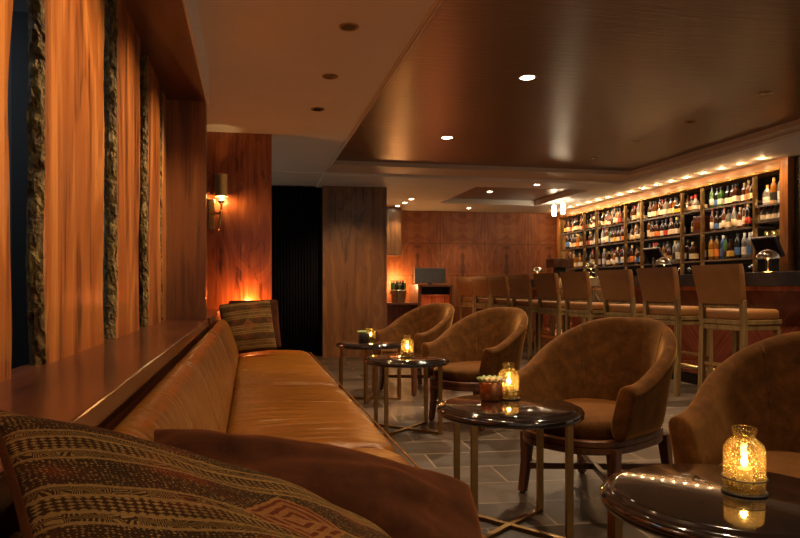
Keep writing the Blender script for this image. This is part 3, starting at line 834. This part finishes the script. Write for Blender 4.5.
for b in range(8):
    y1, y0 = POST[b] - .05, POST[b + 1] + .05; wide = (y1 - y0) > .6
    for s in range(3):
        if b == 7: continue
        if b == 5 and s == 1: continue
        n = rb.choice([9, 10, 10]) if wide else rb.choice([4, 4, 4])
        if b == 5: n = [3, 0, 3][s]
        if b == 6 and s == 2: n = 9
        for k in range(n):
            if s == 0: shp = rb.choice(['square', 'round', 'squat', 'square', 'slim'] if b != 5 else ['squat', 'squat', 'flask'])
            elif s == 1: shp = rb.choice(['round', 'slim', 'tall', 'flask', 'round', 'square'])
            else: shp = rb.choice(['tall', 'slim', 'tall', 'round', 'square'])
            if n >= 9 and shp == 'flask': shp = 'round'
            g, l, c = rb.choice(palette), rb.choice(lpal), rb.choice(['black', 'black', 'black', 'gold', 'red'])
            if b == 6 and s == 2: shp, g, l, c = lastbay[0][k]
            y = y1 - (y1 - y0) * (k + .5) / n + rb.uniform(-.008, .008)
            put_bottle(shp, g, l, c, y, SH[s], 6.03 + rb.uniform(-.02, .03),
                       '%s bottle, %s label, %s from left, %s of %s shelving bay' % (g, l, nth[k], shelfname[s], nth[b]), 'bottles on the back bar')
            # a second rank standing behind
            if b != 5 and (k % 3 != 1) and wide and not (b == 6 and s == 2) and k < n - 1:
                ymid = y - (y1 - y0) / n / 2
                put_bottle(rb.choice(['tall', 'slim']) if s else 'slim', rb.choice(palette), rb.choice(lpal), 'black', ymid, SH[s], 6.16,
                           'rear-rank bottle showing between %s and %s, %s of %s shelving bay' % (nth[k], nth[k + 1], shelfname[s], nth[b]), 'bottles in the back rank of the back bar')
# last bay: carafes, small jars, tealights
for k, (y, shp, g) in enumerate(((6.84, 'flask', 'clear'), (6.74, 'tall', 'golden'), (6.63, 'tall', 'clear'))):
    put_bottle(shp, g, 'black' if g != 'clear' else 'white', 'gold', y, 1.98, 6.04, '%s decanter, %s from left on top shelf of the rightmost narrow bay' % (g, nth[k]), 'decanters in the right bay')
for k in range(4):
    put_bottle('squat', 'clear', 'white', 'black', 6.87 - k * .09, 1.79, 6.04, 'small pale jar, %s from left, second shelf of the rightmost narrow bay' % nth[k], 'pale jars in the right bay')
for k in range(3):
    t = thing('tealight', 'glowing tealight glass, %s from left, third shelf of the rightmost narrow bay' % nth[k], 'candle', (6.04, 6.84 - k * .10, 1.61), 0, 'tealights in the right bay')
    obj('cup', lathe(B(), [(0, 0), (.03, 0), (.034, .07), (.032, .07), (.028, .004), (0, .004)], 16), 'amber', t, smooth=True)
    w = obj('candle', lathe(B(), [(0, .005), (.02, .005), (.02, .02), (0, .02)], 12), 'wax', t)
    obj('flame', lathe(B(), [(0, .024), (.006, .03), (.006, .036), (0, .05)], 10), 'lampglow', w, smooth=True)
t = thing('presentation_box', 'dark red bottle case on the middle shelf of the sixth bay', 'box', (6.07, 8.03, SH[1]), 0)
bm = B(); box(bm, (-.07, -.09, 0), (.07, .09, .23), .004); obj('case', bm, simple('oxblood case', (.06, .012, .008), .3), t)
bm = B(); box(bm, (-.074, -.05, .06), (-.069, .05, .15), .001); obj('window', bm, 'glass_amber', t)
put_bottle('flask', 'dark brown', 'tan', 'gold', 8.16, SH[1], 6.05, 'dark flask bottle beside the red case in the sixth bay', 'bottles on the back bar')

# glassware on the worktop
gm = B(); lathe(gm, [(0, 0), (.032, 0), (.030, .003), (.004, .008), (.0035, .075), (.02, .09), (.036, .12), (.038, .155), (.033, .20), (.0315, .20), (.036, .155), (.034, .122), (.018, .094), (0, .088)], 14)
gme = bpy.data.meshes.new('wine_glass'); bmesh.ops.recalc_face_normals(gm, faces=gm.faces[:]); gm.to_mesh(gme); gm.free(); gme.materials.append(M['clear'])
for p in gme.polygons: p.use_smooth = True
for b in range(1, 7):
    y1, y0 = POST[b] - .05, POST[b + 1] + .05; n = 9 if (y1 - y0) > .6 else 4
    for k in range(n):
        o = bpy.data.objects.new('wine_glass', gme); COL.objects.link(o); o.location = (6.02 + .05 * (k % 2), y1 - (y1 - y0) * (k + .5) / n, 1.09)
        setp(o, 'stemmed wine glass, %s from left on the worktop below the %s bay' % (nth[k], nth[b]), 'glass', 'wine glasses on the back worktop')

# table lamps along the counter
def make_lamp(label, loc):
    t = thing('table_lamp', label, 'lamp', loc, 0, 'dome lamps on the bar')
    obj('base', lathe(B(), [(0, 0), (.055, 0), (.058, .006), (.052, .012), (.008, .016), (0, .016)], 28), 'brass', t, smooth=True)
    bm = B(); tube(bm, [(0, 0, .014), (0, 0, .12), (0, .0, .165)], .006, 10); obj('stem', bm, 'brass', t, smooth=True)
    R = .098; pr = [(R * math.cos(a * PI / 24), .135 + .085 * math.sin(a * PI / 24)) for a in range(0, 13)] ; pr[-1] = (0, .22)
    inn = [(r * .94, z - .004) for r, z in reversed(pr)]
    sh = obj('lamp_shade', lathe(B(), pr + inn[:1] + inn[1:] + [pr[0]], 36), 'chrome', t, smooth=True)
    obj('diffuser', lathe(B(), [(0, .140), (R * .86, .140), (R * .88, .144), (R * .70, .155), (0, .158)], 28), 'lampglow', sh, smooth=True)
    return t
LP = [(4.75, 5.37, 'chrome dome lamp on the bar, nearest the right edge'), (4.75, 6.94, 'chrome dome lamp on the bar just behind the second nearest stool'), (4.75, 8.62, 'chrome dome lamp on the bar, third from the right'), (4.78, 10.46, 'chrome dome lamp at the far end of the bar counter')]
lamp = None
for x, y, lab in LP:
    if lamp is None: lamp = make_lamp(lab, (x, y, 1.1405))
    else: dup(lamp, (x, y, 1.1405), 0, lab)
# order terminals
def terminal(label, loc, rz):
    t = thing('order_terminal', label, 'computer', loc, rz)
    bm = B(); box(bm, (-.08, -.09, 0), (.08, .09, .025), .006); obj('base', bm, 'graymetal', t)
    bm = B(); bar(bm, (.03, 0, .02), (.0, 0, .36), .06, .04, .005); obj('stem', bm, 'graymetal', t)
    mt = Matrix.Translation((0, 0, .38)) @ Matrix.Rotation(math.radians(-28), 4, 'Y')
    bm = B(); box(bm, (-.02, -.17, -.13), (.02, .17, .13), .008, mat=mt); c = obj('casing', bm, 'graymetal', t)
    bm = B(); box(bm, (-.0235, -.15, -.11), (-.0195, .15, .11), .001, mat=mt); obj('screen', bm, 'screen', c)
    return t
terminal('tilted black order screen in front of the fifth shelving bay', (5.83, 8.75, 1.0905), math.radians(8))
terminal('tilted black order screen below the rightmost narrow bay', (5.83, 6.60, 1.0905), math.radians(5))
# service hood block at the far end
t = thing('service_stand', 'dark square-topped service stand at the far end of the bar', 'stand', (5.25, 11.2, 1.1))
t.location = (5.25, 10.6, 0)
bm = B(); box(bm, (-.18, -.16, 1.35), (.18, .16, 1.50), .004); obj('top_box', bm, 'darkwood', t)
bm = B(); box(bm, (-.08, -.07, 0), (.08, .07, 1.35), .003); obj('post', bm, 'blackmatt', t)
# pendant glass tubes
def pendant(label, loc):
    t = thing('tube_pendant', label, 'pendant light', loc, 0, 'lit glass tubes near the bar ceiling')
    obj('glass_tube', lathe(B(), [(0, -.23), (.030, -.23), (.033, -.225), (.033, -.06), (.030, -.055), (0, -.055)], 20), 'tubelit', t, smooth=True)
    obj('ceiling_cap', lathe(B(), [(0, -.055), (.012, -.055), (.012, -.012), (.035, -.010), (.035, 0), (0, 0)], 20), 'brass', t, smooth=True)
pendant('left one of two lit glass tubes below the bar ceiling', (5.18, 10.66, CZ))
pendant('right one of two lit glass tubes below the bar ceiling', (5.18, 10.34, CZ))

# ------------------------------------------------------------------ console against the back wall
t = thing('host_console', 'red-lit wooden console with dark top before the back wall', 'console', (0, 0, 0))
bm = B(); box(bm, (2.35, 11.55, .70), (2.96, 12.2, .735), .003); obj('side_shelf', bm, 'darkwood', t)
bm = B(); box(bm, (2.96, 11.50, 1.02), (3.62, 12.2, 1.06), .004); obj('top', bm, 'darkwood', t)
bm = B(); box(bm, (3.03, 11.56, .0), (3.57, 12.18, .85), .003); obj('front_panel', bm, 'redpanel', t)
bm = B(); box(bm, (3.03, 11.75, .85), (3.57, 12.18, 1.02)); obj('niche', bm, 'blackmatt', t)
bm = B(); box(bm, (2.97, 11.52, .0), (3.03, 12.18, 1.02), .003); obj('side_panel', bm, 'darkwood', t)
bm = B(); box(bm, (3.57, 11.52, .0), (3.61, 12.18, 1.02), .003); obj('side_panel', bm, 'darkwood', t)
bm = B(); box(bm, (3.03, 11.54, .85), (3.57, 11.6, .88), .003); obj('shelf_edge', bm, 'redpanel', t)
bm = B(); box(bm, (2.38, 11.6, .0), (2.44, 12.18, .70), .003); obj('side_panel', bm, 'darkwood', t)
bm = B(); box(bm, (2.44, 12.0, .0), (2.98, 12.18, .70), .003); obj('back_panel', bm, 'redpanel', t)
t = thing('flat_monitor', 'dark flat monitor seen from behind on the console', 'monitor', (3.28, 11.85, 1.0605))
bm = B(); box(bm, (-.30, -.03, .03), (.30, .02, .31), .006); obj('casing', bm, 'graymetal', t)
bm = B(); box(bm, (-.12, -.07, 0), (.12, .07, .012), .003); box(bm, (-.04, -.012, .01), (.04, .012, .05), .003); obj('stand', bm, 'blackmatt', t)
t = thing('console_lamp', 'glowing fire-orange lamp behind the ice bucket', 'lamp', (2.72, 12.05, .7355))
obj('base', lathe(B(), [(0, 0), (.05, 0), (.05, .02), (.012, .03), (.012, .27), (0, .27)], 20), 'brass', t, smooth=True)
obj('bulb', lathe(B(), [(0, .27), (.025, .275), (.032, .30), (.025, .33), (0, .34)], 16), 'bulb', t, smooth=True)
t = thing('ice_bucket', 'polished steel ice bucket crowded with bottle necks on the console shelf', 'bucket', (2.66, 11.75, .7355))
obj('bucket', lathe(B(), [(0, 0), (.12, 0), (.125, .01), (.15, .21), (.155, .22), (.148, .22), (.118, .014), (0, .012)], 32), 'steel', t, smooth=True)
for sx in (-1, 1):
    bm = B(); tube(bm, [(sx * .148, -.03, .17), (sx * .175, -.02, .17), (sx * .175, .02, .17), (sx * .148, .03, .17)], .006, 8); obj('handle', bm, 'steel', t, smooth=True)
for k in range(7):
    a = k * 2 * PI / 6; r = .075 if k < 6 else 0
    o = bpy.data.objects.new('wine_bottle', bottle_mesh('tall', ['green', 'dark brown', 'black'][k % 3], 'cream', ['gold', 'black', 'red'][k % 3])); COL.objects.link(o)
    o.location = (2.66 + r * math.cos(a), 11.75 + r * math.sin(a), .83); o.rotation_euler = (-.16 * math.sin(a) * (r > 0), .16 * math.cos(a) * (r > 0), 0)
    setp(o, ['bottle neck leaning right in the ice bucket', 'bottle leaning back-right in the ice bucket', 'bottle leaning back-left in the ice bucket', 'bottle neck leaning left in the ice bucket', 'bottle leaning front-left in the ice bucket', 'bottle leaning front-right in the ice bucket', 'upright bottle in the middle of the ice bucket'][k], 'bottle', 'bottles in the ice bucket')
t = thing('wall_cabinet', 'dark wooden cabinet hung high on the back wall beside the walnut panel', 'cabinet', (0, 0, 0))
bm = B(); box(bm, (2.2, 11.86, 1.60), (2.74, 12.24, CZ - .01), .003); obj('body', bm, 'panelwood', t)
bm = B(); box(bm, (2.22, 11.845, 1.62), (2.72, 11.862, CZ - .03), .002); obj('door', bm, 'panelwood', t)

# ------------------------------------------------------------------ sconce
t = thing('wall_sconce', 'brass wall sconce with metal cylinder shade on the red wood wall', 'wall light', (-.262, 6.43, 1.68))
bm = B(); box(bm, (-.125, -.02, -.13), (-.065, 0, .16), .004); obj('backplate', bm, 'brass', t)
bm = B(); tube(bm, [(-.095, -.015, .02), (-.09, -.07, .03), (-.03, -.11, .01), (.0, -.12, .04), (0, -.12, .12)], .010, 10)
tube(bm, [(0, -.12, .06), (-.004, -.12, -.02), (-.012, -.12, -.10), (-.03, -.12, -.15)], [.012, .012, .009, .003], 10)
lathe(bm, [(0, .10), (.02, .105), (.034, .125), (.03, .135), (0, .135)], 20, c=(0, -.12, 0)); obj('arm', bm, 'brass', t, smooth=True)
shd = obj('lamp_shade', lathe(B(), [(.060, .170), (.062, .172), (.062, .376), (.060, .378), (.058, .376), (.058, .172), (.060, .170)], 32, c=(0, -.12, 0)), 'satinbrass', t, smooth=True)
shd.data.set_sharp_from_angle(angle=math.radians(40))
bm = B(); lathe(bm, [(0, .135), (.012, .137), (.016, .16), (.016, .20), (.010, .215), (0, .22)], 14, c=(0, -.12, 0)); obj('bulb', bm, 'bulb', t, smooth=True)

# ------------------------------------------------------------------ recessed lights
def downlight(label, loc, lit, r=.055, group=None, lum='downlit'):
    t = thing('downlight', label, 'ceiling light', loc, 0, group)
    obj('ring', lathe(B(), [(r * .86, -.004), (r, -.007), (r * 1.12, -.004), (r * 1.12, 0), (r * .86, 0)], 28), 'bronze' if not lit else 'plastertrim', t, smooth=True)
    if lit:
        obj('lens', lathe(B(), [(0, -.0035), (r * .84, -.0035), (r * .84, -.001), (0, -.001)], 24), lum, t)
    else:
        obj('well', lathe(B(), [(0, -.002), (r * .86, -.002), (r * .86, -.0005), (0, -.0005)], 24), 'blackmatt', t)
        for k in range(-2, 3):
            bm = B(); box(bm, (k * r * .3 - .003, -r * .7, -.006), (k * r * .3 + .003, r * .7, -.002)); o = obj('louvre', bm, 'chrome', t)
for y, lab in ((3.70, 'nearest dark louvred downlight above the banquette'), (4.59, 'middle dark louvred downlight of three above the banquette'), (5.45, 'farthest dark louvred downlight of three above the banquette')):
    downlight(lab, (.55, y, CZ), False, .052, 'louvred downlights above the bench')
downlight('larger bright downlight in the dark ceiling, nearer the camera', (2.03, 4.62, TZ), True, .06, 'lit downlights in the dark ceiling')
downlight('smaller bright downlight in the dark ceiling, farther back', (2.02, 6.62, TZ), True, .06, 'lit downlights in the dark ceiling')
for y, lab in ((4.65, 'nearest'), (5.56, 'second'), (6.45, 'third'), (7.34, 'fourth'), (8.25, 'fifth')):
    downlight('%s dark downlight in the row above the bar stools' % lab, (4.08, y, TZ), False, .05, 'dark downlights above the stools')
downlight('bright downlight nearest the walnut panel, far low ceiling', (2.64, 10.67, CZ), True, .05)
downlight('middle bright downlight of three by the back wall cabinet', (2.64, 11.15, CZ), True, .045)
downlight('farthest bright downlight by the back wall cabinet', (2.62, 11.62, CZ), True, .045)
downlight('bright downlight in the small far tray, left of the bar', (3.83, 10.2, TZ), True, .05)
downlight('second bright downlight in the small far tray', (3.83, 9.5, TZ), True, .05)
downlight('bright downlight on the strip between the two dark trays', (4.03, 8.84, CZ), True, .045)
downlight('bright downlight on the last strip before the back wall', (3.98, 11.67, CZ), True, .045)
NS = 17
for k in range(NS):
    y = 6.58 + k * .328
    downlight('tiny shelf spotlight, %s from the right in the row above the bottles' % (nth + ['twelfth', 'thirteenth', 'fourteenth', 'fifteenth', 'sixteenth', 'seventeenth'])[k], (5.72, y, CZ), True, .026, 'tiny spotlights above the back bar', 'tinylit')

# ------------------------------------------------------------------ lights
def light(name, typ, loc, energy, color, rot=(0, 0, 0), **kw):
    L = bpy.data.lights.new(name, typ); L.energy = energy; L.color = color
    for k, v in kw.items(): setattr(L, k, v)
    o = bpy.data.objects.new(name, L); COL.objects.link(o); o.location = loc; o.rotation_euler = rot; return o
W1 = (1, .72, .44); W2 = (1, .56, .24); W3 = (1, .74, .48)
def spot(loc, e, ang=70, blend=.6, tilt=(0, 0), col=W1, rad=.03):
    return light('spotlight', 'SPOT', loc, e, col, (math.radians(tilt[0]), math.radians(tilt[1]), 0), spot_size=math.radians(ang), spot_blend=blend, shadow_soft_size=rad)
# over the bench (the three louvred cans and the ones behind the camera)
for y in (1.0, 1.9, 2.8, 3.70, 4.59, 5.45):
    spot((.55, y, CZ - .02), 30 if y == 4.59 else 21, 80, .8, (26 if y == 4.59 else 0, 0), col=(1, .66, .35))
# added spots without fixtures, aimed at the timber slabs to brighten them
for y in (1.2, 2.2, 3.1, 3.9):
    spot((.62, y, CZ - .02), 82, 50, .9, (0, 49))
for y, e in ((.6, 30), (2.6, 52), (4.62, 92), (6.62, 92)): spot((2.03, y, TZ - .02), e, 118, .8)
for y in (2.9, 3.8, 4.65, 5.56, 6.45, 7.34, 8.25): spot((4.08, y, TZ - .02), 44, 100, .8)
for p in ((2.64, 10.67, CZ), (2.64, 11.15, CZ), (2.62, 11.62, CZ), (3.83, 10.2, TZ), (3.83, 9.5, TZ), (4.03, 8.84, CZ), (3.98, 11.67, CZ)):
    spot((p[0], p[1], p[2] - .02), 19, 100, .8)
for k in range(NS):
    spot((5.72, 6.58 + k * .328, CZ - .012), 5, 100, .7, (0, -24), W2, .01)
    light('shelf_lamp', 'POINT', (5.74, 6.58 + k * .328, CZ - .035), .55, W2, shadow_soft_size=.012)
# shelf strips
for z in (2.33, 2.02, 1.71, 1.335):
    light('shelf_strip', 'AREA', (5.965, 9.25, z), 2.2, W3, (0, math.radians(-20), 0), shape='RECTANGLE', size=.02, size_y=5.4)
# glow lights
light('wall_glow', 'POINT', (-.02, 6.33, .86), 5, (1, .34, .08), shadow_soft_size=.03)
spot((1.45, 7.9, 2.50), 62, 75, 1.0, (36, 0), (1, .55, .24))  # added spot, no fixture: stands in for the warm glow on the walnut panel
light('console_glow', 'POINT', (2.72, 12.0, 1.20), 5.5, (1, .45, .12), shadow_soft_size=.04)
light('console_front_glow', 'POINT', (3.3, 11.25, .12), 5, (1, .30, .10), shadow_soft_size=.04)
light('next_room', 'AREA', (-1.9, 2.2, 2.55), 5, (.75, .88, 1), (0, 0, 0), shape='RECTANGLE', size=.6, size_y=3)

w = bpy.data.worlds.new('World'); sc.world = w; w.use_nodes = True
w.node_tree.nodes['Background'].inputs[0].default_value = (1, .78, .58, 1)
w.node_tree.nodes['Background'].inputs[1].default_value = .13

# ------------------------------------------------------------------ camera
cam = bpy.data.cameras.new('Camera'); co = bpy.data.objects.new('Camera', cam); COL.objects.link(co)
co.location = (0, 0, 1.0); th = math.atan(125 / 660.)
co.rotation_euler = (PI / 2, 0, -th)
cam.sensor_width = 36; cam.sensor_fit = 'HORIZONTAL'; cam.lens = 36 * 660 / 800.
cam.shift_x = 25 / 800.; cam.shift_y = 19 / 800.; cam.clip_start = .02
sc.camera = co
sc.view_settings.view_transform = 'Standard'; sc.view_settings.look = 'None'
sc.view_settings.gamma = 1; sc.view_settings.use_curve_mapping = False
sc.view_settings.exposure = 1.4
sc.cycles.max_bounces = 8; sc.cycles.transparent_max_bounces = 16
sc.cycles.use_denoising = True; sc.cycles.sample_clamp_indirect = 4
sc.cycles.caustics_reflective = False; sc.cycles.caustics_refractive = False
